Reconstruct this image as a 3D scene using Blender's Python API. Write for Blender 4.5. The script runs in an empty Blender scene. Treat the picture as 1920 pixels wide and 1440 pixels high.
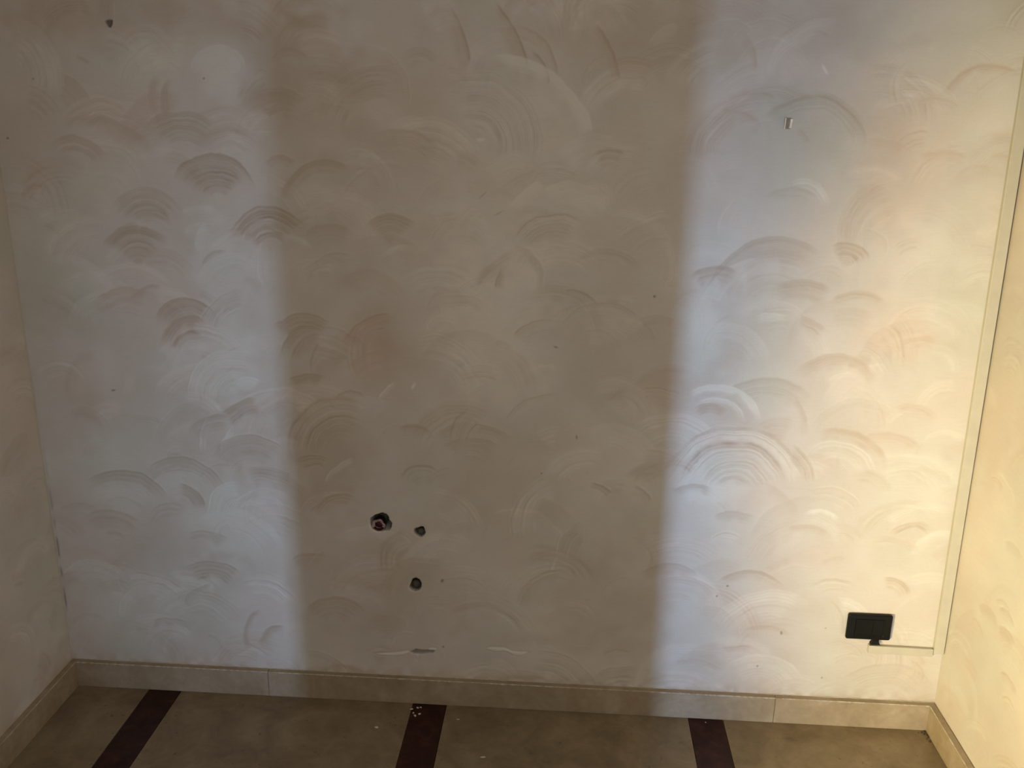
import bpy, bmesh, math, random
import numpy as np
from mathutils import Matrix, Vector

random.seed(7)
rng = np.random.default_rng(11)
scene = bpy.context.scene
col = scene.collection

# ------------------------------------------------------------------ camera
F_PX, PITCH, YAW, ROLL = 1686.232, .2909, -.0601, .0150
CAM_D, CAM_H = 2.1962, 1.6157
WALL_L, WALL_R = -1.4026, 1.0473
BASE_T, BASE_H = .018, .0800
cyw, syw = math.cos(YAW), math.sin(YAW)
cp, sp = math.cos(PITCH), math.sin(PITCH)
fwd = np.array([syw * cp, cyw * cp, -sp])
rgt = np.array([cyw, -syw, 0.0])
upv = np.cross(rgt, fwd)
cr, sr = math.cos(ROLL), math.sin(ROLL)
rgt, upv = cr * rgt + sr * upv, -sr * rgt + cr * upv
CAM = np.array([0.0, -CAM_D, CAM_H])
cam_data = bpy.data.cameras.new('camera')
cam_data.sensor_fit = 'HORIZONTAL'
cam_data.sensor_width = 36.0
cam_data.lens = F_PX / 1920 * 36.0
cam_data.clip_start = .02
cam = bpy.data.objects.new('camera', cam_data)
col.objects.link(cam)
m = Matrix.Identity(4)
for i in range(3):
    m[i][0], m[i][1], m[i][2], m[i][3] = rgt[i], upv[i], -fwd[i], CAM[i]
cam.matrix_world = m
scene.camera = cam

# ------------------------------------------------------------------ light
world = bpy.data.worlds.new('world')
scene.world = world
world.use_nodes = True
world.node_tree.nodes['Background'].inputs[0].default_value = (.8, .85, 1, 1)
world.node_tree.nodes['Background'].inputs[1].default_value = 0.0
vs = scene.view_settings
vs.view_transform = 'Standard'
vs.look = 'None'
vs.gamma = 1
vs.use_curve_mapping = False
vs.exposure = 0.0

def add_light(name, kind, loc, energy, color, **kw):
    d = bpy.data.lights.new(name, kind)
    d.energy = energy
    d.color = color
    aim = kw.pop('aim', None)
    for k, v in kw.items():
        setattr(d, k, v)
    o = bpy.data.objects.new(name, d)
    col.objects.link(o)
    o.location = loc
    if aim is not None:
        o.rotation_euler = (Vector(aim) - Vector(loc)).to_track_quat('-Z', 'Y').to_euler()
    return o

# narrow unseen area light at the far end, added to stand in for daylight
add_light('daylight_strip', 'AREA', (-.2, -4.9, .48), 6.35, (.45, .645, 1.0), shape='RECTANGLE',
          size=.045, size_y=.5, spread=math.radians(41), aim=(.24, 0, .58))
# unseen warm spot below the view, its cone squeezed to shape the corner glow
add_light('corner_warm_spot', 'SPOT', (-.45, -1.65, .52), 228, (1.0, .80, .33), shadow_soft_size=.08,
          spot_size=math.radians(82), spot_blend=1.0, aim=(1.05, -.17, .64)).scale = (.42, 1, 1)
# added unseen fill light behind the camera, lifting the whole room evenly
add_light('room_fill', 'POINT', (0, -2.45, 1.40), 24.0, (1.0, .962, .915), shadow_soft_size=.12)

# ------------------------------------------------------------------ helpers
def ray(u, v):
    return fwd * F_PX + rgt * (u - 960) - upv * (v - 720)

def onwall(u, v, y=0.0):
    d = ray(u, v)
    return CAM + d * ((y + CAM_D) / d[1])

def onfloor(u, v, z=0.0):
    d = ray(u, v)
    return CAM + d * ((z - CAM_H) / d[2])

def onright(u, v):
    d = ray(u, v)
    return CAM + d * (WALL_R / d[0])

def onleft(u, v):
    d = ray(u, v)
    return CAM + d * (WALL_L / d[0])

def sstep(a, b, x):
    t = np.clip((x - a) / (b - a), 0, 1)
    return t * t * (3 - 2 * t)

def link(name, me, mat=None, parent=None, loc=None):
    o = bpy.data.objects.new(name, me)
    col.objects.link(o)
    if mat is not None:
        me.materials.append(mat)
    if parent is not None:
        o.parent = parent
    if loc is not None:
        o.location = loc
    return o

def tag(o, label=None, cat=None, group=None, kind=None):
    if label: o['label'] = label
    if cat: o['category'] = cat
    if group: o['group'] = group
    if kind: o['kind'] = kind
    return o

def empty(name, loc):
    o = bpy.data.objects.new(name, None)
    o.empty_display_size = .03
    col.objects.link(o)
    o.location = loc
    return o

def bm_mesh(name, bm, smooth=False):
    me = bpy.data.meshes.new(name)
    bm.normal_update()
    bm.to_mesh(me)
    bm.free()
    if smooth:
        for p in me.polygons: p.use_smooth = True
    return me

def box(bm, x0, x1, y0, y1, z0, z1, bevel=0.0, seg=2):
    g = bmesh.ops.create_cube(bm, size=1)
    vv = g['verts']
    for v in vv:
        v.co = ((x0 + x1) / 2 + v.co.x * (x1 - x0), (y0 + y1) / 2 + v.co.y * (y1 - y0), (z0 + z1) / 2 + v.co.z * (z1 - z0))
    if bevel:
        es = list({e for v in vv for e in v.link_edges})
        bmesh.ops.bevel(bm, geom=es, offset=bevel, segments=seg, affect='EDGES', profile=.5)
    return bm

def boxmesh(name, *a, **k):
    return bm_mesh(name, box(bmesh.new(), *a, **k))

def tube(bm, c, r0, r1, y0, y1, n=28, wob=0.0):
    """ring-section pipe along y: inner radius r0, outer r1"""
    rings = []
    ph = random.random() * 6
    for (r, y) in ((r1, y1), (r1, y0), (r0, y0), (r0, y1)):
        ring = []
        for i in range(n):
            a = 2 * math.pi * i / n
            rr = r * (1 + wob * math.sin(3 * a + ph) + wob * .6 * math.sin(7 * a + ph * 2))
            ring.append(bm.verts.new((c[0] + rr * math.cos(a), y, c[1] + rr * math.sin(a))))
        rings.append(ring)
    for k in range(4):
        A, B = rings[k], rings[(k + 1) % 4]
        for i in range(n):
            j = (i + 1) % n
            bm.faces.new((A[i], A[j], B[j], B[i]))
    bmesh.ops.recalc_face_normals(bm, faces=bm.faces)
    return bm

def lathe(bm, prof, n=24, cx=0, cz=0, wob=0.0):
    """profile of (radius, y) turned about the y axis"""
    rings = []
    for (r, y) in prof:
        if r < 1e-6:
            rings.append([bm.verts.new((cx, y, cz))])
        else:
            rings.append([bm.verts.new((cx + r * (1 + wob * math.sin(5 * i)) * math.cos(2 * math.pi * i / n), y,
                                        cz + r * (1 + wob * math.sin(4 * i)) * math.sin(2 * math.pi * i / n))) for i in range(n)])
    for A, B in zip(rings, rings[1:]):
        for i in range(n):
            j = (i + 1) % n
            if len(A) == 1 and len(B) == 1: continue
            if len(A) == 1: bm.faces.new((A[0], B[i], B[j]))
            elif len(B) == 1: bm.faces.new((A[i], A[j], B[0]))
            else: bm.faces.new((A[i], A[j], B[j], B[i]))
    bmesh.ops.recalc_face_normals(bm, faces=bm.faces)
    return bm

# ------------------------------------------------------------------ materials
class NT:
    def __init__(s, name):
        s.m = bpy.data.materials.new(name)
        s.m.use_nodes = True
        s.t = s.m.node_tree
        s.b = s.t.nodes['Principled BSDF']
    def n(s, kind, **kw):
        x = s.t.nodes.new(kind)
        for k, v in kw.items():
            if k.startswith('i_'):
                x.inputs[k[2:].replace('_', ' ')].default_value = v
            else: setattr(x, k, v)
        return x
    def l(s, a, b): s.t.links.new(a, b)
    def ramp(s, fac, stops, interp='LINEAR'):
        r = s.n('ShaderNodeValToRGB')
        r.color_ramp.interpolation = interp
        e = r.color_ramp.elements
        while len(e) < len(stops): e.new(.5)
        for k, (p, c) in zip(e, stops):
            k.position = p
            k.color = (*c, 1)
        s.l(fac, r.inputs[0])
        return r.outputs[0]
    def mix(s, f, a, b, mode='MIX'):
        x = s.n('ShaderNodeMix', data_type='RGBA', blend_type=mode)
        for sock, v in ((x.inputs[0], f), (x.inputs[6], a), (x.inputs[7], b)):
            if hasattr(v, 'is_linked'): s.l(v, sock)
            elif isinstance(v, (int, float)): sock.default_value = v
            else: sock.default_value = (*v, 1)
        return x.outputs[2]
    def noise(s, scale, detail=4, rough=.55, vec=None, dist=0.0):
        x = s.n('ShaderNodeTexNoise')
        x.inputs['Scale'].default_value = scale
        x.inputs['Detail'].default_value = detail
        x.inputs['Roughness'].default_value = rough
        x.inputs['Distortion'].default_value = dist
        if vec is not None: s.l(vec, x.inputs['Vector'])
        return x.outputs['Fac']
    def bump(s, h, strength, dist):
        x = s.n('ShaderNodeBump')
        x.inputs['Strength'].default_value = strength
        x.inputs['Distance'].default_value = dist
        s.l(h, x.inputs['Height'])
        s.l(x.outputs[0], s.b.inputs['Normal'])

def plaster_material():
    t = NT('trowelled_plaster')
    tone = t.n('ShaderNodeAttribute', attribute_name='tone').outputs['Fac']
    hue = t.n('ShaderNodeAttribute', attribute_name='hue').outputs['Fac']
    raw = t.n('ShaderNodeAttribute', attribute_name='raw').outputs['Fac']
    dirt = t.n('ShaderNodeAttribute', attribute_name='dirt').outputs['Fac']
    co = t.n('ShaderNodeTexCoord').outputs['Object']
    c = t.ramp(tone, [(0, (.80, .785, .75)), (.35, (.70, .675, .63)), (.5, (.615, .575, .525)), (.68, (.52, .462, .395)), (1, (.38, .31, .24))])
    tint = t.ramp(hue, [(0, (.93, 1.0, .97)), (.5, (1, 1, 1)), (1, (1.055, .968, .925))])
    c = t.mix(1.0, c, tint, 'MULTIPLY')
    g = t.noise(260, 3, .7, co)
    c = t.mix(.10, c, t.ramp(g, [(.3, (.6, .56, .52)), (.7, (1, 1, 1))]), 'MULTIPLY')
    mp = t.n('ShaderNodeMapping')
    mp.inputs['Scale'].default_value = (30, 30, 210)
    t.l(co, mp.inputs['Vector'])
    fs = t.noise(1.0, 4, .65, mp.outputs[0], .8)
    c = t.mix(.08, c, t.ramp(fs, [(.32, (.66, .62, .58)), (.62, (1.06, 1.06, 1.06))]), 'MULTIPLY')
    comb = t.n('ShaderNodeAttribute', attribute_name='comb').outputs['Fac']
    depth = t.n('ShaderNodeAttribute', attribute_name='comb_depth').outputs['Fac']
    cn = t.n('ShaderNodeTexNoise', noise_dimensions='1D')
    cn.inputs['Scale'].default_value = .34
    cn.inputs['Detail'].default_value = 3
    cn.inputs['Roughness'].default_value = .6
    t.l(comb, cn.inputs['W'])
    patch = t.ramp(t.noise(26, 3, .6, co), [(.38, (.15, .15, .15)), (.6, (1, 1, 1))])
    amt = t.n('ShaderNodeMath', operation='MULTIPLY')
    t.l(depth, amt.inputs[0])
    t.l(patch, amt.inputs[1])
    amt2 = t.n('ShaderNodeMath', operation='MULTIPLY')
    amt2.use_clamp = True
    t.l(amt.outputs[0], amt2.inputs[0])
    amt2.inputs[1].default_value = .42
    c = t.mix(amt2.outputs[0], c, t.ramp(cn.outputs['Fac'], [(.30, (.62, .57, .52)), (.46, (.96, .95, .94)), (.60, (1.0, 1.0, 1.0)), (.74, (1.16, 1.15, 1.13))]), 'MULTIPLY')
    hmul = t.n('ShaderNodeMath', operation='MULTIPLY')
    t.l(cn.outputs['Fac'], hmul.inputs[0])
    t.l(amt.outputs[0], hmul.inputs[1])
    rn = t.noise(90, 5, .6, co)
    c = t.mix(raw, c, t.ramp(rn, [(.3, (.06, .055, .04)), (.7, (.13, .12, .09))]))
    c = t.mix(dirt, c, (.05, .04, .032))
    t.l(c, t.b.inputs['Base Color'])
    t.b.inputs['Roughness'].default_value = .62
    t.b.inputs['Specular IOR Level'].default_value = .3
    hadd = t.n('ShaderNodeMath', operation='MULTIPLY_ADD')
    t.l(t.noise(420, 4, .6, co), hadd.inputs[0])
    hadd.inputs[1].default_value = .35
    t.l(hmul.outputs[0], hadd.inputs[2])
    t.bump(hadd.outputs[0], .35, .001)
    return t.m

def marble_material(name, cols, scale, rough, spots=None, bump=.05):
    t = NT(name)
    co = t.n('ShaderNodeTexCoord').outputs['Object']
    n1 = t.noise(scale, 7, .62, co, .6)
    c = t.ramp(n1, cols)
    n2 = t.noise(scale * 6, 4, .6, co)
    c = t.mix(.35, c, t.ramp(n2, [(.3, (.62, .60, .56)), (.7, (1.0, 1.0, 1.0))]), 'MULTIPLY')
    if spots:
        v = t.n('ShaderNodeTexVoronoi')
        v.inputs['Scale'].default_value = spots[0]
        wv = t.n('ShaderNodeTexNoise')
        wv.inputs['Scale'].default_value = 70
        wv.inputs['Detail'].default_value = 4
        t.l(co, wv.inputs['Vector'])
        va = t.n('ShaderNodeVectorMath', operation='MULTIPLY_ADD')
        t.l(wv.outputs['Color'], va.inputs[0])
        va.inputs[1].default_value = (.022, .022, .022)
        t.l(co, va.inputs[2])
        t.l(va.outputs[0], v.inputs['Vector'])
        gate = t.noise(26, 3, .6, co)
        mth = t.n('ShaderNodeMath', operation='MULTIPLY')
        t.l(t.ramp(v.outputs['Distance'], [(0, (1, 1, 1)), (spots[1], (.8, .8, .8)), (spots[1] * 1.7, (0, 0, 0))]), mth.inputs[0])
        t.l(t.ramp(gate, [(.52, (0, 0, 0)), (.66, (.8, .8, .8))]), mth.inputs[1])
        c = t.mix(mth.outputs[0], c, spots[2])
    t.l(c, t.b.inputs['Base Color'])
    t.l(t.ramp(n2, [(.3, (rough + .15,) * 3), (.7, (rough,) * 3)]), t.b.inputs['Roughness'])
    t.bump(n2, bump, .002)
    t.b.inputs['Specular IOR Level'].default_value = .22
    return t.m

def plain_material(name, c, rough=.5, var=.15, scale=60, metallic=0.0, spec=.5):
    t = NT(name)
    co = t.n('ShaderNodeTexCoord').outputs['Object']
    n = t.noise(scale, 4, .6, co)
    k = t.ramp(n, [(.3, tuple(x * (1 - var) for x in c)), (.7, tuple(min(1, x * (1 + var)) for x in c))])
    t.l(k, t.b.inputs['Base Color'])
    t.b.inputs['Roughness'].default_value = rough
    t.b.inputs['Metallic'].default_value = metallic
    t.b.inputs['Specular IOR Level'].default_value = spec
    t.bump(n, .05, .001)
    return t.m

M = {}
M['plaster'] = plaster_material()
M['beige_marble'] = marble_material('beige_floor_marble', [(.25, (.16, .118, .073)), (.5, (.245, .188, .12)), (.75, (.33, .265, .18))], 7, .38, (60, .16, (.10, .075, .05)))
M['red_marble'] = marble_material('dark_red_marble', [(.25, (.014, .005, .004)), (.5, (.034, .010, .0075)), (.75, (.070, .024, .017))], 22, .35)
M['skirting'] = marble_material('skirting_marble', [(.25, (.29, .222, .145)), (.5, (.37, .295, .205)), (.75, (.46, .38, .285))], 9, .42)
M['bead'] = plain_material('plaster_residue', (.47, .42, .35), .75, .2, 90)
M['black'] = plain_material('black_plastic', (.0055, .0058, .005), .5, .2, 40, spec=.2)
M['pit'] = plain_material('dark_pin_hole', (.002, .002, .002), .9, .1, 40)
M['trunk'] = plain_material('ivory_plastic', (.50, .47, .39), .5, .05, 30)
M['red_pvc'] = plain_material('red_plastic', (.085, .012, .016), .5, .3, 80)
M['pinkplaster'] = plain_material('pinkish_mortar', (.36, .28, .28), .85, .35, 160)
M['plug'] = plain_material('olive_grey_plug', (.085, .078, .052), .7, .3, 120)
M['bracket'] = plain_material('ivory_bracket', (.86, .80, .68), .45, .05, 80)
M['bracket_dark'] = plain_material('brown_bracket_back', (.28, .23, .17), .6, .2, 120)  # darker brown for the plate between the prongs
M['chip'] = plain_material('plaster_chip', (.58, .54, .50), .85, .2, 200)
M['crumb'] = plain_material('dirt_crumb', (.055, .035, .022), .95, .4, 200)
M['screed'] = plain_material('screed', (.2, .18, .15), .9, .2, 30)
M['paint'] = plain_material('ceiling_paint', (.62, .58, .52), .8, .05, 10)

# ------------------------------------------------------------------ plaster field
def vnoise(U, Z, scale, seed):
    r = np.random.default_rng(seed)
    g = r.random((96, 96)) * 2 - 1
    a = (U / scale) % 95
    b = (Z / scale) % 95
    i = np.floor(a).astype(int) % 95
    j = np.floor(b).astype(int) % 95
    fa = a - np.floor(a)
    fb = b - np.floor(b)
    fa = fa * fa * (3 - 2 * fa)
    fb = fb * fb * (3 - 2 * fb)
    return (g[i, j] * (1 - fa) * (1 - fb) + g[i + 1, j] * fa * (1 - fb) + g[i, j + 1] * (1 - fa) * fb + g[i + 1, j + 1] * fa * fb)

class Field:
    """relief and tone of one trowelled wall, u along the wall, z up"""
    def __init__(s, u0, u1, z0, z1, step, seed):
        s.nu = int(round((u1 - u0) / step)) + 1
        s.nz = int(round((z1 - z0) / step)) + 1
        s.u = np.linspace(u0, u1, s.nu)
        s.z = np.linspace(z0, z1, s.nz)
        s.U, s.Z = np.meshgrid(s.u, s.z, indexing='ij')
        s.step = step
        s.seed = seed
        big = 5.0 + s.U
        zz = 5.0 + s.Z
        s.H = .0010 * vnoise(big, zz, .35, seed) + .0004 * vnoise(big, zz, .09, seed + 1)
        s.T = .5 + .07 * vnoise(big, zz, .30, seed + 2) + .05 * vnoise(big, zz, .13, seed + 3) + .03 * vnoise(big, zz, .05, seed + 4)
        s.P = .5 + .22 * vnoise(big, zz, .22, seed + 5) + .12 * vnoise(big, zz, .08, seed + 6)
        s.R = np.zeros_like(s.H)
        s.D = np.zeros_like(s.H)
        s.G = 40 * vnoise(big, zz, .2, seed + 11)
        s.A = np.full_like(s.H, .12)
        s.count = 0
        s.wob = vnoise(big, zz, .045, seed + 7) * .004 + vnoise(big, zz, .012, seed + 8) * .0012
        s.brk = vnoise(big, zz, .03, seed + 9)
        s.brk2 = vnoise(big, zz * .5, .02, seed + 10)
    def win(s, u0, u1, z0, z1):
        i0 = max(0, int((u0 - s.u[0]) / s.step) - 1)
        i1 = min(s.nu, int((u1 - s.u[0]) / s.step) + 3)
        j0 = max(0, int((z0 - s.z[0]) / s.step) - 1)
        j1 = min(s.nz, int((z1 - s.z[0]) / s.step) + 3)
        return None if i1 - i0 < 2 or j1 - j0 < 2 else (slice(i0, i1), slice(j0, j1))
    def stroke(s, cu, cz, R, a0, a1, w, tone=.3, ridge=.5, stri=.4, pink=0.0, line=0.0, cover=.55, soft=.0022):
        """one sweep of the trowel: an arc band of outer radius R, width w inward"""
        k = s.win(cu - R - .01, cu + R + .01, cz - R - .01, cz + R + .01)
        if k is None: return
        du = s.U[k] - cu
        dz = s.Z[k] - cz
        r = np.hypot(du, dz) + s.wob[k]
        mid = math.radians((a0 + a1) / 2)
        ang = np.arctan2(dz, du) - mid
        ang = np.abs((ang + math.pi) % (2 * math.pi) - math.pi)
        half = math.radians((a1 - a0) / 2)
        at = 1 - sstep(half * .55, half, ang + s.brk[k] * .12)
        d = R - r
        ins = sstep(-.0012, soft, d)
        m = ins * (1 - sstep(w * (.35 if w < .05 else .6), w * 1.08, d + s.brk2[k] * w * .25)) * at
        n = 512
        q = np.random.default_rng(int(abs(cu * 977 + cz * 1733 + R * 7919) * 1000) % 2**31)
        raw = q.normal(size=n)
        ker = np.exp(-np.linspace(-2, 2, 9) ** 2)
        fine = np.convolve(raw, ker / np.sqrt((ker ** 2).sum()), 'same')
        kc = np.exp(-np.linspace(-2, 2, 17) ** 2)
        fine = .6 * fine + .75 * np.convolve(q.normal(size=n), kc / np.sqrt((kc ** 2).sum()), 'same')
        idx = np.clip(d / .0009, 0, n - 2)
        ii = idx.astype(int)
        st = fine[ii] * (1 - (idx - ii)) + fine[ii + 1] * (idx - ii)
        st = st * np.clip(.75 + .6 * s.brk[k], 0, 1.4)
        rim = np.exp(-((d - .0015) / .0024) ** 2) * at
        sh = np.exp(-((d - .006) / .003) ** 2) * at
        s.H[k] = s.H[k] * (1 - .5 * m) + m * st * .00055 * stri + rim * .0011 * ridge - sh * .0004 * ridge
        prof = 1 - .55 * np.clip(d / w, 0, 1)
        s.T[k] = s.T[k] * (1 - cover * m) + cover * m * .5 + m * (tone * (.34 if tone < .35 else .27) * prof + .062 * stri * st) \
            - rim * .07 * ridge * (1 if line <= 0 else 0) + sh * .05 * ridge + rim * line * .35
        s.P[k] = s.P[k] + m * pink * .5 * prof
        s.count += 1
        s.G[k] = np.where(m > .3, d * 1000 + 37.0 * s.count, s.G[k])
        s.A[k] = s.A[k] * (1 - m) + m * (.12 + .8 * stri)
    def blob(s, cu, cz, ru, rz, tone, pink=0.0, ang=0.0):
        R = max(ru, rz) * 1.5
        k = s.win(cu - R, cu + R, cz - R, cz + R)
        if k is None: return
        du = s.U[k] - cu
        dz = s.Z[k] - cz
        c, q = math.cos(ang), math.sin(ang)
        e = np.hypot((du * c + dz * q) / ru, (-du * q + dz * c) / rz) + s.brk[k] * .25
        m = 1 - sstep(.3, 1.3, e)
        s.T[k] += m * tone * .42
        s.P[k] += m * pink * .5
    def poly(s, pts, grow=0.0):
        pts = np.array(pts)
        k = s.win(pts[:, 0].min() - .02, pts[:, 0].max() + .02, pts[:, 1].min() - .02, pts[:, 1].max() + .02)
        if k is None: return None, None
        U = s.U[k] + s.wob[k] * .25
        Z = s.Z[k] + s.wob[k] * .25
        inside = np.zeros(U.shape, bool)
        dist = np.full(U.shape, 9.0)
        n = len(pts)
        for a in range(n):
            x0, y0 = pts[a]
            x1, y1 = pts[(a + 1) % n]
            cond = (y0 > Z) != (y1 > Z)
            if y1 != y0:
                inside ^= cond & (U < (x1 - x0) * (Z - y0) / (y1 - y0) + x0)
            L = (x1 - x0) ** 2 + (y1 - y0) ** 2
            t = np.clip(((U - x0) * (x1 - x0) + (Z - y0) * (y1 - y0)) / L, 0, 1)
            dist = np.minimum(dist, np.hypot(U - x0 - t * (x1 - x0), Z - y0 - t * (y1 - y0)))
        sd = np.where(inside, dist, -dist)
        return k, sd
    def random_strokes(s, n, seed, lo, hi, amp=1.0):
        q = random.Random(seed)
        for _ in range(n):
            R = q.uniform(lo, hi)
            c = q.gauss(95, 28)
            h = q.uniform(28, 72)
            s.stroke(q.uniform(s.u[0], s.u[-1]), q.uniform(s.z[0], s.z[-1]) - R * .5, R, c - h, c + h, q.uniform(.3, .8) * R,
                     tone=q.choice([-.34, -.24, -.12, .10, .18, .26]) * amp, ridge=max(0, q.gauss(.08, .22)) * amp, stri=q.uniform(.2, 1.0) * amp,
                     pink=q.choice([0, 0, .15, .3]), cover=.35, soft=q.choice([.004, .010, .018, .03]))
    def build(s, name, place, extra=()):
        """place(u, z, h) -> x, y, z arrays; extra = coarse quads closing the wall"""
        x, y, z = place(s.U, s.Z, s.H)
        n = s.nu * s.nz
        co = np.stack([x.ravel(), y.ravel(), z.ravel()], 1)
        I = np.arange(n).reshape(s.nu, s.nz)
        q = np.stack([I[:-1, :-1].ravel(), I[1:, :-1].ravel(), I[1:, 1:].ravel(), I[:-1, 1:].ravel()], 1)
        ex_v = np.array([p for e in extra for p in e], float).reshape(-1, 3)
        ex_q = np.arange(len(ex_v)).reshape(-1, 4) + n
        co = np.concatenate([co, ex_v])
        q = np.concatenate([q, ex_q]).astype(np.int32)
        me = bpy.data.meshes.new(name)
        me.vertices.add(len(co))
        me.vertices.foreach_set('co', co.astype(np.float32).ravel())
        me.loops.add(q.size)
        me.loops.foreach_set('vertex_index', q.ravel())
        me.polygons.add(len(q))
        me.polygons.foreach_set('loop_start', np.arange(0, q.size, 4, dtype=np.int32))
        me.polygons.foreach_set('use_smooth', np.ones(len(q), bool))
        me.update(calc_edges=True)
        pad = len(ex_v)
        for nm, arr, dv in (('tone', s.T, .5), ('hue', s.P, .5), ('raw', s.R, 0), ('dirt', s.D, 0), ('comb', s.G, 0), ('comb_depth', s.A, 0)):
            a = me.attributes.new(nm, 'FLOAT', 'POINT')
            v = np.concatenate([(arr if nm.startswith('comb') else np.clip(arr, 0, 1)).ravel(), np.full(pad, dv)]).astype(np.float32)
            a.data.foreach_set('value', v)
        o = link(name, me, M['plaster'])
        tag(o, kind='structure')
        return o

# ------------------------------------------------------------------ back wall
STEP = .00225
B = Field(WALL_L - .004, WALL_R + .03, 0.0, 1.935, STEP, 3)

def pxm(u, v):
    a = onwall(u, v)
    b = onwall(u + 10, v)
    return math.hypot(b[0] - a[0], b[2] - a[2]) / 10

def S(cx, cy, R, a0, a1, w, tone=.3, ridge=.5, stri=.5, pink=0.0, line=0.0, cover=.55):
    p = onwall(cx, cy)
    k = pxm(cx, cy)
    B.stroke(p[0], p[2], R * k, a0, a1, w * k, tone, ridge, stri, pink, line, cover)

def L(cx, cy, rx, ry, tone, pink=0.0, ang=0.0):
    p = onwall(cx, cy)
    k = pxm(cx, cy)
    B.blob(p[0], p[2], rx * k, ry * k, tone, pink, math.radians(ang))

B.random_strokes(520, 5, .05, .17, .8)
# broad tones of the finish
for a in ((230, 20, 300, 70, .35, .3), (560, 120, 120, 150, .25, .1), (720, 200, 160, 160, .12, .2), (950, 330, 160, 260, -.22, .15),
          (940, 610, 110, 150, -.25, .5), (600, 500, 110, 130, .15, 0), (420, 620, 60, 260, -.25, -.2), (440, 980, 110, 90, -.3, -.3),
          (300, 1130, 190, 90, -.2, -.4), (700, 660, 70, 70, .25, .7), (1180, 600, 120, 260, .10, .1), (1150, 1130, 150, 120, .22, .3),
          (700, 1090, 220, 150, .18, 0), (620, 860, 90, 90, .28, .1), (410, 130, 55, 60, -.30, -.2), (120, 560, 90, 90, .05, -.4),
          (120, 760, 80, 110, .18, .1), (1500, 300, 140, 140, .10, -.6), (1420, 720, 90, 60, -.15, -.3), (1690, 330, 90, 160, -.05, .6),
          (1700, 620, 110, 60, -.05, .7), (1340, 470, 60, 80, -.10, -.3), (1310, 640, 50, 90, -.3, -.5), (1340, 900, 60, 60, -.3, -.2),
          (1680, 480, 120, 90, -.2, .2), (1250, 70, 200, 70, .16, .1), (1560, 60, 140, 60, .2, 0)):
    L(*a)
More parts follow.
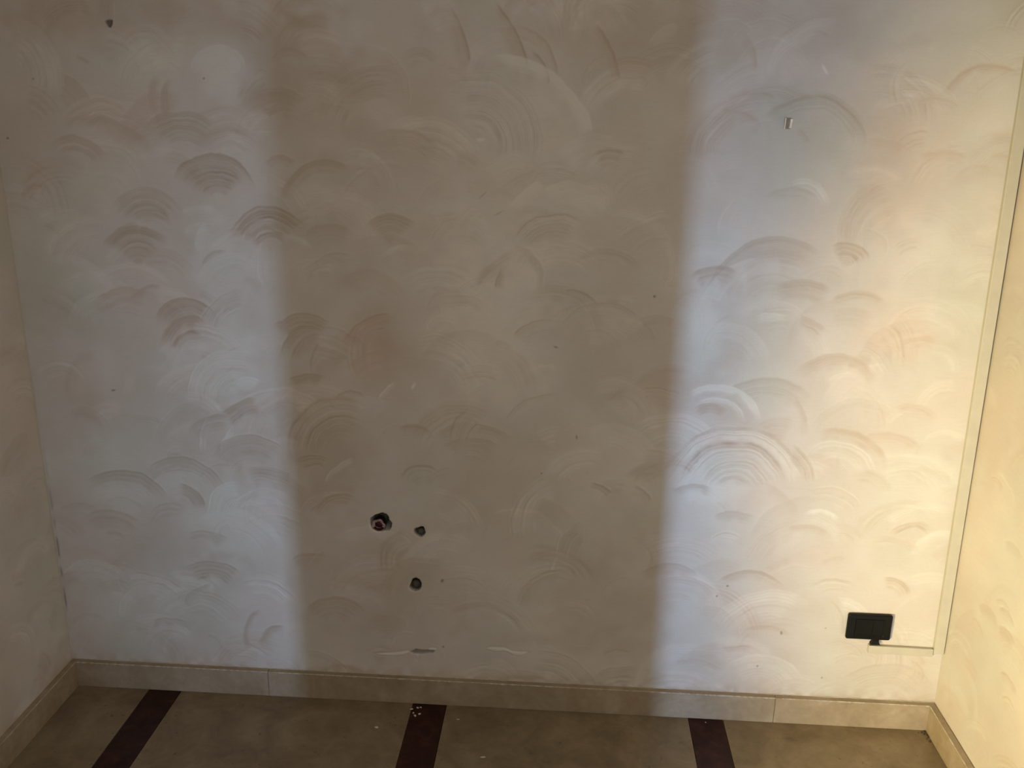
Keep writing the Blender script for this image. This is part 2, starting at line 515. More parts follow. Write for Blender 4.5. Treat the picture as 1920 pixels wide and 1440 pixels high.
STROKES = [
    # upper left
    (185, 400, 172, 38, 108, 34, .35, .5, .5, .2), (145, 330, 72, 28, 132, 40, .28, .3, .7, .3),
    (350, 330, 114, 48, 132, 62, .45, .2, .9, .1), (405, 375, 84, 18, 164, 74, .80, .5, 1.0, .2),
    (410, 380, 60, 30, 150, 50, .50, .4, 1.2, .2), (280, 430, 76, 18, 162, 50, .40, .3, 1.0, .1),
    (285, 440, 50, 30, 140, 30, .35, .8, .9, 0), (262, 500, 76, 36, 152, 74, .62, .3, 1.1, .2),
    (510, 475, 86, 34, 164, 86, .72, .3, 1.2, .2), (505, 465, 60, 60, 160, 50, .30, .3, 1.2, .1),
    (505, 192, 60, 80, 178, 26, .55, .9, .9, .1), (500, 196, 40, 90, 170, 14, .5, .8, .5, 0),
    (528, 332, 40, 35, 150, 22, .5, .3, .5, .1), (620, 402, 99, 55, 168, 34, .50, .5, .5, .2),
    (425, 520, 54, 82, 165, 14, .3, 1.0, .6, 0), (400, 200, 96, 148, 190, 22, .45, .3, .5, .2),
    (420, 200, 140, 155, 185, 20, .35, .2, .5, .2), (412, 140, 54, -10, 190, 50, -.35, .1, .2, -.2),
    (530, 260, 62, 60, 130, 26, .5, .1, .6, .1), (145, 160, 50, 55, 90, 8, .5, .1, .2, .1),
    (420, 460, 52, 120, 200, 34, -.4, 0, .2, -.2), (440, 545, 70, 40, 170, 60, -.25, .1, .4, -.2),
    # middle left
    (355, 622, 64, 18, 168, 62, .72, .3, 1.1, .2), (362, 652, 60, 48, 180, 34, .60, .7, .9, .5), (365, 665, 45, 60, 170, 30, .4, .3, 1.2, .3),
    (295, 592, 58, 78, 152, 14, .4, .9, .6, .2), (250, 640, 100, 60, 140, 50, .25, .1, .5, .3),
    (445, 747, 92, 55, 190, 82, -.55, .7, .6, -.2), (470, 745, 40, 50, 150, 30, -.7, 0, .5, -.3),
    (490, 850, 118, 146, 184, 20, -.2, .9, .8, 0), (490, 832, 90, 88, 152, 40, .85, .3, .8, .2),
    (500, 860, 86, 130, 178, 26, -.4, .8, 1.0, 0), (420, 850, 80, 70, 150, 40, .4, .1, .8, 0),
    (475, 906, 94, 42, 152, 62, .55, 1.0, .8, 0), (345, 941, 88, 22, 142, 40, .42, .8, .6, 0),
    (345, 950, 70, 30, 150, 60, -.3, .1, .3, -.2), (235, 966, 92, 26, 134, 34, .42, .7, .6, .2), (235, 975, 78, 20, 150, 70, -.2, .1, .3, 0),
    (340, 952, 48, -6, 96, 32, .62, .5, .8, 0), (455, 966, 68, 88, 186, 60, -.5, .5, .7, -.3), (500, 960, 90, 50, 110, 40, .3, .2, .9, 0),
    (600, 682, 82, 82, 174, 52, .5, 1.0, 1.0, .1), (575, 667, 80, 46, 144, 44, .55, .2, .6, .1), (585, 762, 66, 66, 134, 28, .62, .3, .8, .4),
    (470, 640, 100, 95, 165, 40, .1, .2, 1.0, -.1),
    # lower left
    (180, 1112, 68, 26, 154, 60, -.3, .4, .3, -.3), (215, 1040, 90, 40, 130, 50, .42, .1, .5, 0), (420, 1172, 87, 100, 152, 20, .2, .8, .6, -.2),
    (400, 1122, 78, 38, 134, 40, .55, .4, .9, 0), (390, 1060, 70, 55, 130, 30, .45, .4, .9, 0), (540, 1202, 82, 126, 198, 16, .7, .6, .6, 0), (536, 1216, 50, 82, 176, 14, .7, .7, .6, 0),
    (650, 986, 66, 74, 164, 22, .5, .7, .8, .1), (330, 1000, 60, 60, 160, 30, .3, .2, .6, 0), (440, 1010, 40, 100, 170, 30, -.3, .4, 1.2, -.2),
    (590, 905, 56, 52, 128, 32, .7, .3, 1.0, .1), (160, 1010, 70, 60, 130, 30, .2, .1, .5, 0), (330, 1240, 90, 60, 120, 18, .4, .2, .6, .1),
    (700, 946, 100, 106, 154, 14, -.3, .8, .3, 0), (590, 1090, 60, 60, 140, 30, .4, .2, .6, .2), (640, 1090, 70, 110, 160, 20, .1, .7, .6, 0),
    # centre
    (740, 692, 109, 90, 154, 34, .62, .3, .6, .8), (790, 792, 92, 122, 154, 10, -.5, .9, .2, 0), (735, 760, 110, 95, 140, 60, .25, .1, .3, .7),
    (640, 562, 87, 66, 160, 24, .25, .6, .4, 0), (660, 772, 42, 44, 146, 12, .4, .5, .4, 0), (775, 852, 60, 56, 124, 26, .62, .2, .6, .3),
    (735, 462, 62, 36, 146, 62, .52, .2, .9, .4), (620, 482, 62, 46, 144, 52, .42, .1, .5, .2), (690, 800, 60, 40, 130, 50, -.12, .1, .2, -.2),
    (750, 342, 98, 34, 114, 44, .36, .5, .6, .3), (660, 700, 80, 130, 178, 8, .1, .3, .3, 0, .3),
    (700, 132, 182, 2, 34, 30, .25, .5, .3, .3, .4), (770, 172, 222, 4, 42, 34, .3, .7, .3, .4, .55), (955, 142, 90, -4, 90, 30, .1, .7, .6, .3, .3),
    (965, 156, 64, 0, 64, 18, .2, .6, .5, .3, .4), (1000, 167, 162, 2, 50, 30, .25, .6, .3, .4, .5), (1180, 200, 90, 55, 120, 40, .15, .1, .8, .3),
    (930, 302, 188, 10, 92, 34, -.62, .1, .5, .2), (890, 270, 130, -20, 120, 60, -.12, .3, .9, 0), (890, 270, 75, -30, 130, 50, -.08, .3, 1.0, 0),
    (1080, 472, 152, 120, 150, 26, -.62, .1, .4, .3), (1040, 492, 90, 50, 156, 62, .05, .35, 1.0, 0, .35), (1140, 342, 62, 56, 124, 40, .28, .2, 1.0, .3),
    (1010, 540, 80, 150, 186, 20, .2, .5, .6, .2, .3), (1025, 672, 78, 82, 154, 40, -.05, .3, .4, 0, .4), (1040, 842, 110, 86, 150, 30, -.1, .4, .5, 0, .4),
    (930, 832, 88, 124, 180, 50, .15, .3, 1.2, .2, .2), (1060, 622, 82, 42, 96, 18, .2, .3, .4, 0, .2), (950, 470, 110, 120, 160, 40, -.2, .2, .8, .2),
    (1100, 962, 64, 36, 90, 20, .2, .9, .6, 0, .2), (1150, 975, 82, 30, 72, 20, .2, .6, .6, .2), (1062, 1152, 98, 84, 176, 30, .25, .5, .6, .1),
    (1132, 1052, 94, 122, 180, 40, .18, .9, 1.0, 0), (1250, 1122, 75, 34, 146, 26, .45, .2, .6, .2), (1040, 1090, 70, 60, 150, 24, .3, .1, .5, .1),
    (860, 640, 90, 50, 130, 30, -.15, .1, .6, .3), (900, 760, 80, 50, 130, 40, -.2, .2, .8, .3), (850, 930, 60, 95, 160, 24, .35, .2, .4, .1),
    (1230, 660, 70, 60, 130, 20, .25, .1, .4, .1), (1230, 800, 80, 50, 120, 40, .25, .2, .9, .2),
    # right of the shadow
    (1450, 572, 132, 42, 178, 64, .32, .2, .5, 0), (1420, 590, 110, 90, 175, 40, -.35, .2, .4, -.2), (1342, 562, 67, 54, 146, 42, .65, .3, 1.0, .4),
    (1580, 502, 52, 14, 126, 44, .6, .3, 1.1, .3), (1490, 642, 122, 56, 118, 44, .5, .1, .7, .2), (1600, 622, 82, 46, 136, 22, .32, .4, .5, .3),
    (1440, 660, 75, 60, 120, 18, -.6, .3, .7, -.1), (1480, 680, 90, 40, 85, 34, .4, .2, .9, .3), (1560, 757, 100, 26, 146, 34, .42, .5, .6, .3),
    (1430, 832, 132, 46, 130, 40, .4, .7, .8, -.1), (1340, 802, 86, 8, 136, 16, -.85, .9, .6, 0), (1340, 800, 58, 10, 130, 14, -.5, .7, .7, 0),
    (1330, 800, 46, 40, 140, 24, .62, .2, .9, .5), (1372, 925, 136, 8, 172, 92, -.12, .5, 1.5, -.1), (1375, 925, 92, 10, 170, 60, -.12, .7, 1.3, -.3),
    (1375, 925, 60, 20, 160, 40, -.05, .5, 1.2, -.2), (1400, 812, 114, 0, 50, 18, .42, .3, .3, 0), (1560, 902, 108, 16, 114, 28, .52, .3, .6, .4),
    (1560, 905, 84, 10, 130, 50, -.2, .4, .7, 0), (1385, 932, 150, 14, 52, 40, .1, .7, 1.1, .1), (1540, 987, 84, 24, 116, 40, .02, .9, .6, .1),
    (1650, 900, 100, 40, 120, 30, .15, .3, .8, .3), (1700, 820, 70, 40, 120, 30, .2, .2, .6, .2),
    (1530, 1010, 60, 50, 120, 14, -.5, .1, .2, 0), (1500, 1060, 85, 55, 115, 18, .5, .2, .4, .2), (1370, 1040, 90, 55, 120, 26, .45, .1, .5, 0),
    (1400, 1142, 84, 36, 144, 22, .62, .3, .5, .2), (1560, 1150, 75, 60, 130, 30, .1, .5, 1.0, 0), (1660, 1127, 52, 14, 106, 36, .3, 1.0, 1.3, .2),
    (1705, 1022, 50, 34, 156, 26, .25, 1.0, 1.2, .1), (1520, 1172, 67, -24, 66, 14, .3, .9, .5, .2), (1270, 1162, 92, 40, 116, 34, .1, .8, .8, 0),
    (1650, 1080, 90, 40, 110, 30, .15, .4, .7, .2), (1300, 960, 60, 50, 140, 24, .3, .2, .6, 0), (1380, 1260, 60, 60, 130, 16, .3, .2, .9, .1),
    (1720, 690, 70, 60, 130, 30, .2, .3, 1.0, .4), (1640, 700, 60, 20, 80, 24, .1, .6, .6, .3), (1430, 1230, 70, 40, 130, 20, .25, .2, .8, .3), (1690, 1270, 45, -20, 80, 14, .25, .9, .5, .1),
    (1660, 1260, 60, -20, 50, 10, .2, .6, .3, .1),
    # upper right
    (1515, 287, 110, 3, 150, 40, .38, .9, .8, -.3), (1515, 290, 92, 20, 140, 16, .1, .8, .6, -.2), (1420, 232, 60, 56, 126, 22, .42, .5, .9, 0),
    (1340, 332, 127, 46, 96, 14, .45, .5, .2, .2), (1450, 302, 78, 26, 60, 14, .52, .2, .2, 0), (1845, 212, 95, 46, 160, 24, .42, .6, .5, .6),
    (1330, 132, 90, -4, 54, 24, .52, .4, .3, .3), (1520, 122, 62, 56, 124, 14, .32, .2, .4, 0), (1250, 140, 150, 40, 100, 30, .2, .2, .5, .2),
    (1320, 90, 60, 60, 130, 20, .35, .1, .7, .3), (1480, 430, 80, 50, 130, 24, .25, .2, .5, 0), (1540, 160, 110, 95, 160, 40, -.15, .2, .4, 0),
    (1750, 260, 80, 50, 120, 20, .15, .4, .6, .2), (1640, 340, 80, 50, 110, 30, .25, .1, .5, .2), (1760, 380, 100, 60, 120, 26, .15, .2, .5, .4),
]
for a in STROKES:
    S(*a)
# light smears and scratches
for (x, y, l, ang, tone) in ((775, 724, 8, 60, -.6), (1546, 130, 12, -55, -.7), (900, 262, 9, 0, -.6), (1230, 800, 10, 20, -.2)):
    L(x, y, l, 3, tone, 0, ang)
for (x, y, rx, ry, ang) in ((1364, 1099, 3.2, 2.6, 0), (1344, 1118, 2.4, 2.6, 0), (1465, 1187, 2.6, 5.0, 10), (1548, 1178, 1.8, 1.8, 0), (1227, 556, 3, 3.2, 30),
                            (1042, 651, 5, 2, -20), (1081, 820, 1.8, 5.0, 10), (1015, 888, 2, 2, 0), (212, 732, 5, 2, 10), (14, 259, 3, 2.5, 0),
                            (1420, 1249, 2.4, 2.4, 0), (829, 1089, 3, 5, -20), (905, 404, 0, 0, 0), (935, 400, 12, 1.6, 28), (905, 366, 12, 1.6, 42), (1541, 1271, 2, 2, 0), (831, 1213, 2.5, 2.5, 0), (62, 148, 2, 2, 0), (382, 147, 2.4, 2, 0)):
    if rx == 0: continue
    p = onwall(x, y); k_ = pxm(x, y)
    k = B.win(p[0] - .03, p[0] + .03, p[2] - .03, p[2] + .03)
    du, dz = B.U[k] - p[0], B.Z[k] - p[2]
    a = math.radians(ang)
    e = np.hypot((du * math.cos(a) + dz * math.sin(a)) / (rx * k_), (-du * math.sin(a) + dz * math.cos(a)) / (ry * k_))
    mk = 1 - sstep(.3, 1.25, e)
    B.D[k] = np.maximum(B.D[k], mk * (.25 if rx > 6 else .6))
    B.H[k] -= mk * .0005

def wallpoly(pts):
    return [(p[0], p[2]) for p in (onwall(u, v) for u, v in pts)]

HOLE_A = [(695, 972.6), (704, 966), (716.5, 962), (723.8, 965), (727.4, 969), (728.4, 975), (734.3, 981.4), (733.6, 988), (730, 993.8), (721, 993.8), (715, 995.6), (707.7, 996), (698, 991), (695, 983)]
HOLE_B = [(776.3, 993.8), (780.7, 990.8), (785, 990), (790, 988), (793.8, 988.7), (796, 993.8), (797.4, 999.6), (793.8, 1004.7), (788, 1006), (784.3, 1004), (777, 1000)]
HOLE_C = [(768.4, 1101), (771, 1093.7), (774, 1086), (780, 1084.4), (786, 1087.5), (789.4, 1093.7), (789.4, 1100), (786.9, 1105.6), (780, 1107.5), (773.7, 1106)]
CHIP = [(197, 40), (203, 37.5), (210, 38), (209, 46), (206, 51), (203, 50)]
for pts, depth, rawv in ((HOLE_A, .085, 1), (HOLE_B, .030, 1), (HOLE_C, .030, 1), (CHIP, .008, .8)):
    k, sd = B.poly(wallpoly(pts))
    mk = sstep(-.0008, .0016, sd)
    B.H[k] = B.H[k] * (1 - mk) - depth * mk
    B.R[k] = np.maximum(B.R[k], sstep(-.0022, .0004, sd) * rawv)
    lip = np.exp(-((sd + .003) / .002) ** 2)
    B.T[k] -= lip * .10 * (B.brk[k] > -.1)
    B.H[k] -= sstep(-.006, -.001, sd) * .0012
# scars left by a removed bracket: pale torn skim coat and one raw recess
SC_PALE = [[(911, 1216), (922, 1213), (945, 1215), (960, 1221), (990, 1222.5), (977, 1229), (962, 1227.5), (950, 1221.5), (927, 1221)],
           [(700, 1226), (720, 1224.5), (740, 1224), (765, 1220), (770, 1222), (760, 1227), (740, 1230), (718, 1228)],
           [(802, 1216), (812, 1214.5), (819, 1216), (817, 1219.5), (806, 1219)], [(781, 1228), (784, 1228), (783, 1237)]]
SC_RAW = [(768, 1222.5), (779, 1216.5), (795, 1218.5), (808, 1219.5), (816, 1220), (812, 1225), (790, 1227), (775, 1226)]
for pts in SC_PALE:
    k, sd = B.poly(wallpoly(pts))
    mk = sstep(-.001, .0025, sd)
    B.T[k] = B.T[k] * (1 - mk) + .22 * mk
    B.H[k] += mk * .0014 - np.exp(-((sd + .002) / .002) ** 2) * .0008
k, sd = B.poly(wallpoly(SC_RAW))
mk = sstep(-.0005, .002, sd)
B.H[k] -= mk * .006
B.R[k] = np.maximum(B.R[k], mk * .62)
# patchy darker tone just above the skirting and the crack in the left corner
mottle = np.clip(.55 + .9 * vnoise(B.U + 9, B.Z + 9, .02, 61) + .6 * vnoise(B.U + 9, B.Z + 9, .06, 62), 0, 1)
B.T += mottle * .22 * np.exp(-np.clip(B.Z - BASE_H, 0, None) / .022)
B.P += mottle * .15 * np.exp(-np.clip(B.Z - BASE_H, 0, None) / .022)
crack = np.exp(-((B.U - WALL_L - .003) / .0028) ** 2) * sstep(.85, .35, B.Z) * np.clip(.5 + 1.2 * vnoise(B.U * 0 + 3, B.Z + 3, .03, 63), 0, 1) * (B.Z > .15)
B.D = np.maximum(B.D, .55 * crack)
B.H -= crack * .002

ROOM_H, REAR = 2.70, -5.0
wb = B.build('wall_back', lambda U, Z, H: (U, -H, Z),
             [[(B.u[0], 0, B.z[-1]), (B.u[-1], 0, B.z[-1]), (B.u[-1], 0, ROOM_H), (B.u[0], 0, ROOM_H)]])

# ------------------------------------------------------------------ side walls
LEAN = .0115
def xr(z): return WALL_R - LEAN * (z - .24)
Lf = Field(0, .80, 0.0, 1.935, .004, 21)
Lf.random_strokes(130, 8, .06, .14, .8)
Lf.D = np.maximum(Lf.D, 0)
Lf.H[:2, :] -= .001
mottle = np.clip(.5 + .9 * vnoise(Lf.U + 9, Lf.Z + 9, .02, 71) + .6 * vnoise(Lf.U + 9, Lf.Z + 9, .06, 72), 0, 1)
Lf.T += mottle * .18 * np.exp(-np.clip(Lf.Z - BASE_H, 0, None) / .03)
wl = Lf.build('wall_left', lambda U, Z, H: (WALL_L + H, -U, Z),
              [[(WALL_L, 0, Lf.z[-1]), (WALL_L, REAR, Lf.z[-1]), (WALL_L, REAR, ROOM_H), (WALL_L, 0, ROOM_H)],
               [(WALL_L, -Lf.u[-1], 0), (WALL_L, REAR, 0), (WALL_L, REAR, Lf.z[-1]), (WALL_L, -Lf.u[-1], Lf.z[-1])]])
Rf = Field(0, .80, 0.0, 1.935, .0035, 31)
Rf.random_strokes(110, 9, .06, .14, .55)
for (u, v, R, a0, a1, w, tone, ridge, stri) in ((1885, 1186, 26, 30, 150, 14, .15, 1.0, 1.0), (1885, 1220, 26, 20, 160, 18, .25, 1.0, 1.0), (1888, 1312, 26, 30, 160, 16, .15, .9, 1.0),
                                               (1888, 1345, 22, 30, 160, 14, .2, .8, 1.0), (1880, 1165, 24, 40, 130, 10, .1, .8, .8), (1870, 930, 22, 40, 140, 12, .1, .8, 1.0),
                                               (1900, 1060, 24, 40, 140, 12, .1, .8, .8), (1900, 720, 22, 30, 140, 14, .1, .7, 1.0), (1850, 1190, 30, 0, 90, 16, .3, .2, .3)):
    p = onright(u, v)
    Rf.stroke(-p[1], p[2] - .01, R * .0027, 48, 138, w * .0024, tone, ridge, stri, .1)
Rf.P += .10
wr = Rf.build('wall_right', lambda U, Z, H: (xr(Z) - H, -U, Z),
              [[(xr(Rf.z[-1]), 0, Rf.z[-1]), (xr(Rf.z[-1]), REAR, Rf.z[-1]), (xr(ROOM_H), REAR, ROOM_H), (xr(ROOM_H), 0, ROOM_H)],
               [(xr(0), -Rf.u[-1], 0), (xr(0), REAR, 0), (xr(Rf.z[-1]), REAR, Rf.z[-1]), (xr(Rf.z[-1]), -Rf.u[-1], Rf.z[-1])]])

# ceiling, far end and an added unseen block that casts the central shadow
tag(link('ceiling', boxmesh('ceiling', WALL_L - .1, WALL_R + .1, REAR - .1, .1, ROOM_H, ROOM_H + .1), M['paint']), kind='structure')
tag(link('wall_rear', boxmesh('wall_rear', WALL_L - .1, WALL_R + .1, REAR - .1, REAR, 0, ROOM_H), M['paint']), kind='structure')
tag(link('light_blocker', boxmesh('light_blocker', -.4225, .0063, -2.85, -2.68, 0, ROOM_H, bevel=.004), M['paint']), kind='structure')

# ------------------------------------------------------------------ floor
fl = tag(link('floor', boxmesh('floor', WALL_L - .1, WALL_R + .1, REAR, .1, -.08, -.02), M['screed']), kind='structure')
STR = [(-1.1747, -1.0791), (-.4008, -.3042), (.3780, .4749)]
G = .0006
xs = [WALL_L - .02] + [e for s_ in STR for e in s_] + [WALL_R + .02]
LEN = .98
for k in range(5):
    y1 = -k * LEN - (G if k else 0)
    y0 = max(-(k + 1) * LEN, REAR)
    for i in range(len(xs) - 1):
        strip = i % 2 == 1
        me = boxmesh('slab', xs[i] + G, xs[i + 1] - G, y0, y1, -.02, 0, bevel=.0006, seg=1)
        link('red_marble_strip' if strip else 'marble_slab', me, M['red_marble' if strip else 'beige_marble'], fl)

# ------------------------------------------------------------------ skirting
def bead(n, x0, x1, y, z, seed, amp, axis='x'):
    """thin uneven line of plaster left along an edge"""
    q = random.Random(seed)
    bm = bmesh.new()
    prev = None
    for i in range(n + 1):
        x = x0 + (x1 - x0) * i / n
        t = amp * (.30 + .70 * q.random() ** 2.2)
        ring = [(x, y - t * .5, z - t), (x, y - t, z + t * .1), (x, y + t * .2, z + t * .9), (x, y + t * 1.4, z)]
        if axis == 'y': ring = [(b, a, c) for a, b, c in ring]
        ring = [bm.verts.new(p) for p in ring]
        if prev:
            for j in range(3): bm.faces.new((prev[j], prev[j + 1], ring[j + 1], ring[j]))
        prev = ring
    bmesh.ops.recalc_face_normals(bm, faces=bm.faces)
    return bm_mesh('bead', bm, True)

bb = tag(empty('baseboard_back', (0, 0, 0)), kind='structure')
JX = [WALL_L + .0005, onwall(503, 1280, -BASE_T)[0], onwall(1452, 1330, -BASE_T)[0], WALL_R - .0]
for i in range(3):
    s_ = link('skirting_piece', boxmesh('skirting_piece', JX[i] + .0004, JX[i + 1] - .0004, -BASE_T, .0, .0002, BASE_H, bevel=.0014), M['skirting'], bb)
    nb = int((JX[i + 1] - JX[i]) / .006)
    link('plaster_residue', bead(nb, JX[i] + BASE_T, JX[i + 1] - (BASE_T if i == 2 else 0), -BASE_T + .0008, BASE_H - .0008, 40 + i, .0026), M['bead'], s_)
    link('joint_plaster', bead(nb, JX[i], JX[i + 1], -.001, BASE_H, 50 + i, .0022), M['bead'], s_)
for nm, sx, side in (('baseboard_left', WALL_L, 1), ('baseboard_right', WALL_R, -1)):
    b_ = tag(empty(nm, (0, 0, 0)), kind='structure')
    yy = [-BASE_T, -1.05, -2.2, -3.4, REAR]
    for i in range(4):
        x0, x1 = sorted((sx, sx + side * BASE_T))
        s_ = link('skirting_piece', boxmesh('skirting_piece', x0, x1, yy[i + 1] + .0004, yy[i] - .0004, .0002, BASE_H, bevel=.0014), M['skirting'], b_)
        if i == 0:
            e = bead(120, yy[0], yy[1], sx + side * (BASE_T - .0008), BASE_H - .0008, 60 + side, .0024, 'y')
            link('plaster_residue', e, M['bead'], s_)

# ------------------------------------------------------------------ black socket
so = empty('wall_socket', (.8395, 0, .3110))
tag(so, 'black plastic wall socket low on the wall near the right corner', 'socket')
pw, ph = .0585, .0375
link('backbox', boxmesh('backbox', -pw + .003, pw - .003, -.008, .004, -ph + .003, ph - .003, bevel=.002), M['black'], so)
bm = bmesh.new()
# frame with an opening, sides slightly sloped
oz, ox = .0235, .0365
outer = [(-pw, -ph), (pw, -ph), (pw, ph), (-pw, ph)]
def rr(w, h, r, n=5):
    pts = []
    for cx, cz, a in ((w - r, h - r, 0), (-w + r, h - r, 90), (-w + r, -h + r, 180), (w - r, -h + r, 270)):
        for i in range(n + 1):
            t = math.radians(a + 90 * i / n)
            pts.append((cx + r * math.cos(t), cz + r * math.sin(t)))
    return pts
rings = []
for (w, h, r, y) in ((pw, ph, .005, -.006), (pw, ph, .005, -.011), (pw - .003, ph - .003, .004, -.0145), (ox + .003, oz + .003, .002, -.0155), (ox, oz, .0015, -.0125), (ox, oz, .0015, -.008)):
    rings.append([bm.verts.new((a, y, b)) for a, b in rr(w, h, r)])
for A, C in zip(rings, rings[1:]):
    for i in range(len(A)):
        j = (i + 1) % len(A)
        bm.faces.new((A[i], A[j], C[j], C[i]))
bmesh.ops.recalc_face_normals(bm, faces=bm.faces)
link('cover_plate', bm_mesh('cover_plate', bm), M['black'], so)
for (x0, x1, holes, kind) in ((-.0362, .0088, [(-.0137, .012), (-.0137, .0), (-.0137, -.012)], 'socket_module'), (.0094, .0362, [(.0228, .010), (.0228, 0.0), (.0228, -.010)], 'socket_module')):
    md = link(kind, boxmesh(kind, x0, x1, -.0135, -.007, -oz + .0003, oz - .0003, bevel=.0008), M['black'], so)
    for hx, hz in holes:
        bm = lathe(bmesh.new(), [(0, -.0126), (.0021, -.0126), (.0024, -.0138), (.0030, -.0139), (.0031, -.0134)], 14, hx, hz)
        link('pin_hole', bm_mesh('pin_hole', bm), M['pit'], md)
# short black spout joining the socket to the trunking
bm = bmesh.new()
rings = []
for (w, z, y) in ((.0095, -ph + .006, -.011), (.0085, -ph - .004, -.011), (.0085, -ph - .006, -.012), (.0128, -.0515, -.0135)):
    rings.append([bm.verts.new(p) for p in ((.022 - w, y, z), (.022 + w, y, z), (.022 + w, -.001, z), (.022 - w, -.001, z))])
for A, C in zip(rings, rings[1:]):
    for i in range(4):
        j = (i + 1) % 4
        bm.faces.new((A[i], A[j], C[j], C[i]))
bm.faces.new(rings[0]); bm.faces.new(rings[-1])
bmesh.ops.recalc_face_normals(bm, faces=bm.faces)
link('cable_spout', bm_mesh('cable_spout', bm), M['black'], so)

# ------------------------------------------------------------------ cable trunking
def raceway(name, length, w, dpt, label):
    """channel along local x from 0 to length, w high, dpt deep off the wall"""
    r_ = empty(name, (0, 0, 0))
    tag(r_, label, 'cable trunking')
    link('channel', boxmesh('channel', .0005, length - .0005, -dpt * .72, -.0002, -w / 2 + .0012, w / 2 - .0012, bevel=.0006), M['trunk'], r_)
    link('lid', boxmesh('lid', 0, length, -dpt, -dpt * .55, -w / 2, w / 2, bevel=.0014), M['trunk'], r_)
    return r_
t_top = 2.69
zc0 = .240
vr = raceway('cable_trunking', t_top - zc0, .027, .014, 'tall ivory cable trunking running up the right corner of the back wall')
vr.location = (xr(zc0) - .0030 - .0135, 0, zc0)
vr.rotation_euler = (0, -math.pi / 2 - LEAN - .002, 0)
hx0 = .8475
hr = raceway('cable_trunking', (xr(.25) - .031) - hx0, .023, .013, 'short ivory cable trunking below the black socket, joining the tall corner one')
hr.location = (hx0, 0, .2440)
hr.rotation_euler = (0, math.radians(.9), 0)
link('end_cap', boxmesh('end_cap', -.0018, .001, -.0136, -.0002, -.0121, .0121, bevel=.001), M['trunk'], hr)

# ------------------------------------------------------------------ things in the holes
p = onwall(709.8, 984.5, .006)
rc = empty('conduit_stub', (p[0], 0, p[2]))
tag(rc, 'red plastic conduit end inside the largest hole in the wall', 'conduit')
link('red_tube', bm_mesh('red_tube', tube(bmesh.new(), (0, 0), .0150, .0170, .004, .016, 32, .012), True), M['red_pvc'], rc)
link('red_plug', bm_mesh('red_plug', lathe(bmesh.new(), [(0, .017), (.006, .0165), (.0125, .018), (.0149, .022), (.0149, .024)], 28), True), M['red_pvc'], rc)
bm = bmesh.new()
n = 22
prev = None
for i in range(n + 1):
    a = math.radians(-20 + 225 * i / n)
    th = .0050 + .0042 * abs(math.sin(i * 1.7)) * random.random()
    r1, r0 = .0176 + .0014 * math.sin(i * .9), .0172 - th
    ring = [bm.verts.new((r1 * math.cos(a), .006, r1 * math.sin(a))), bm.verts.new((r1 * math.cos(a), .0015 + .002 * random.random(), r1 * math.sin(a))),
            bm.verts.new((r0 * math.cos(a), .003 + .003 * random.random(), r0 * math.sin(a))), bm.verts.new((r0 * math.cos(a), .012, r0 * math.sin(a)))]
    if prev:
        for j in range(3): bm.faces.new((prev[j], prev[j + 1], ring[j + 1], ring[j]))
    prev = ring
bmesh.ops.recalc_face_normals(bm, faces=bm.faces)
link('mortar_rim', bm_mesh('mortar_rim', bm, True), M['pinkplaster'], rc)
for (u, v, r, dep, lab) in ((788.8, 998.6, .0105, .010, 'olive grey pipe plug in the small hole right of the red conduit'),
                            (779.6, 1097, .0125, .012, 'olive grey pipe plug in the lowest hole of the wall')):
    p = onwall(u, v, dep)
    pl = tag(empty('pipe_plug', (p[0], 0, p[2])), lab, 'pipe plug')
    link('pipe', bm_mesh('pipe', tube(bmesh.new(), (0, 0), r * .86, r, dep, .03, 24, .01), True), M['plug'], pl)
    link('cap', bm_mesh('cap', lathe(bmesh.new(), [(0, dep + .001), (r * .4, dep + .0005), (r * .78, dep + .002), (r * .85, dep + .005), (r * .85, .028)], 24), True), M['plug'], pl)

# small bracket with two prongs, upper right
p = onwall(1477, 231)
hk = tag(empty('picture_bracket', (p[0], 0, p[2])), 'tiny ivory two-pronged bracket high on the right of the wall', 'bracket')
link('back_plate', boxmesh('back_plate', -.0075, .0065, -.0035, .002, -.0125, .0115, bevel=.0008), M['bracket_dark'], hk)
bm = box(bmesh.new(), -.0090, -.0066, -.011, .001, -.0125, .0125, bevel=.0010)
for v in bm.verts: v.co.x += v.co.z * .03
link('prong', bm_mesh('prong', bm), M['bracket'], hk)
bm = box(bmesh.new(), .0035, .0085, -.010, .001, -.0110, .0100, bevel=.0012)
for v in bm.verts:
    v.co.x += v.co.z * .04
    if v.co.z < -.006: v.co.x -= .001
link('prong', bm_mesh('prong', bm), M['bracket'], hk)

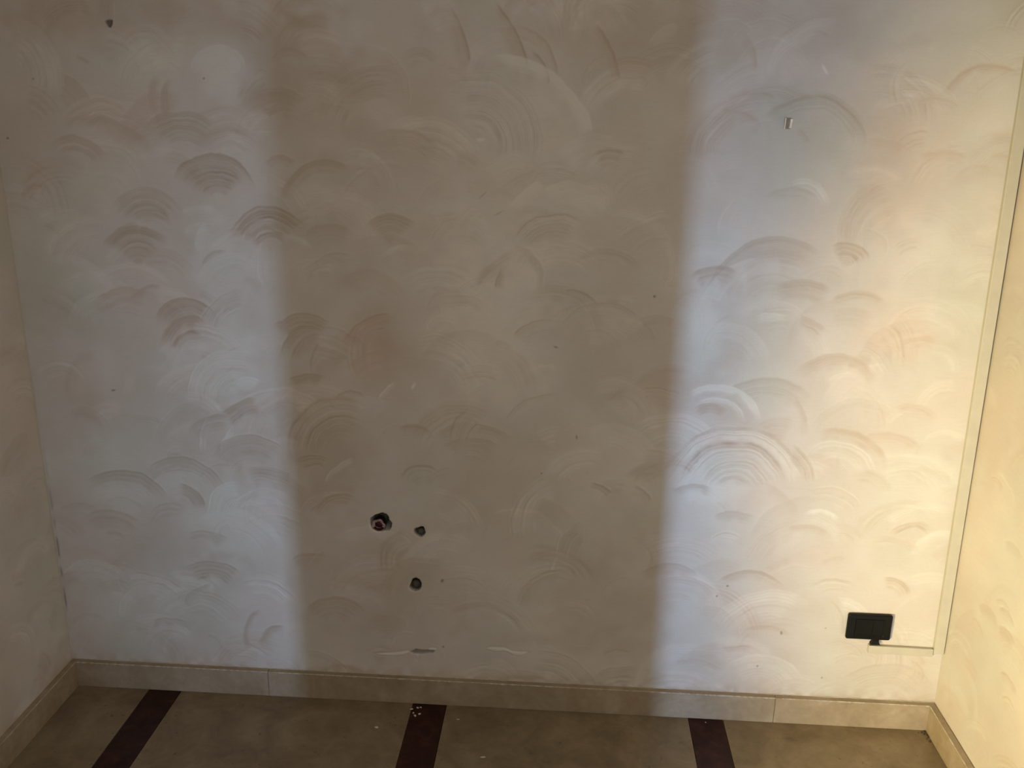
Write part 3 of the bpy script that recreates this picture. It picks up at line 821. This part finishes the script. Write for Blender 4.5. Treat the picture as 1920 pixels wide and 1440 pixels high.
# ------------------------------------------------------------------ crumbs on the floor
def chunk(name, loc, sx, sy, sz, seed, mat):
    q = random.Random(seed)
    bm = bmesh.new()
    bmesh.ops.create_icosphere(bm, subdivisions=1, radius=1)
    for v in bm.verts:
        f = q.uniform(.7, 1.2)
        v.co = Vector((v.co.x * sx * f, v.co.y * sy * f, max(v.co.z, -.55) * sz * f))
    zmin = min(v.co.z for v in bm.verts)
    for v in bm.verts: v.co.z -= zmin
    o = link(name, bm_mesh(name, bm), M[mat], None, (loc[0], loc[1], .0003))
    o.rotation_euler = (0, 0, q.uniform(0, 6.28))
    return o
CH = [((706, 1364), .0075, .0045, .0020, 'single pale plaster chip on the floor left of the middle red strip'),
      ((772, 1330), .0062, .0028, .0015, 'thin pale plaster sliver across the left edge of the middle red strip'),
      ((778, 1342.5), .0056, .0036, .0030, 'largest oval plaster chip on the middle red strip'),
      ((775, 1337.5), .0028, .0028, .0020, 'tiny plaster chip just behind the oval one on the middle strip'),
      ((786.5, 1340), .0030, .0040, .0030, 'bright small plaster chip right of the oval one on the middle strip'),
      ((783, 1327.5), .0044, .0038, .0018, 'greyish plaster chip nearest the skirting on the middle strip'),
      ((789, 1327), .0036, .0034, .0012, 'faint plaster chip close to the skirting, rightmost on the middle strip'),
      ((859, 1349), .0050, .0020, .0010, 'faint plaster flake on the floor right of the middle red strip'),
      ((905, 1420), .0095, .0024, .0012, 'long thin plaster flake on the floor near the bottom of the picture'),
      ((1323, 1355), .0022, .0022, .0016, 'tiny pale plaster chip on the rightmost red strip')]
for i, (uv, a, b, c, lab) in enumerate(CH):
    o = chunk('plaster_chip', onfloor(*uv), a, b, c, 100 + i, 'chip')
    if a > b * 2: o.rotation_euler = (0, 0, .15)
    tag(o, lab, 'plaster chip', 'plaster chips on the floor')
CR = [(1733, 1372, .0040), (1728, 1374, .0030), (1733, 1377, .0036), (1738, 1379, .0030), (1740.5, 1383, .0034), (1738, 1386, .0022), (1743.5, 1391, .0040), (1722, 1374.5, .0018)]
for i, (u, v, r) in enumerate(CR):
    o = chunk('dirt_crumb', onfloor(u, v), r, r * .8, r * .8, 200 + i, 'crumb')
    tag(o, 'dark brown dirt crumb piled in the right-hand floor corner', 'dirt crumb', 'dirt crumbs in the right floor corner')
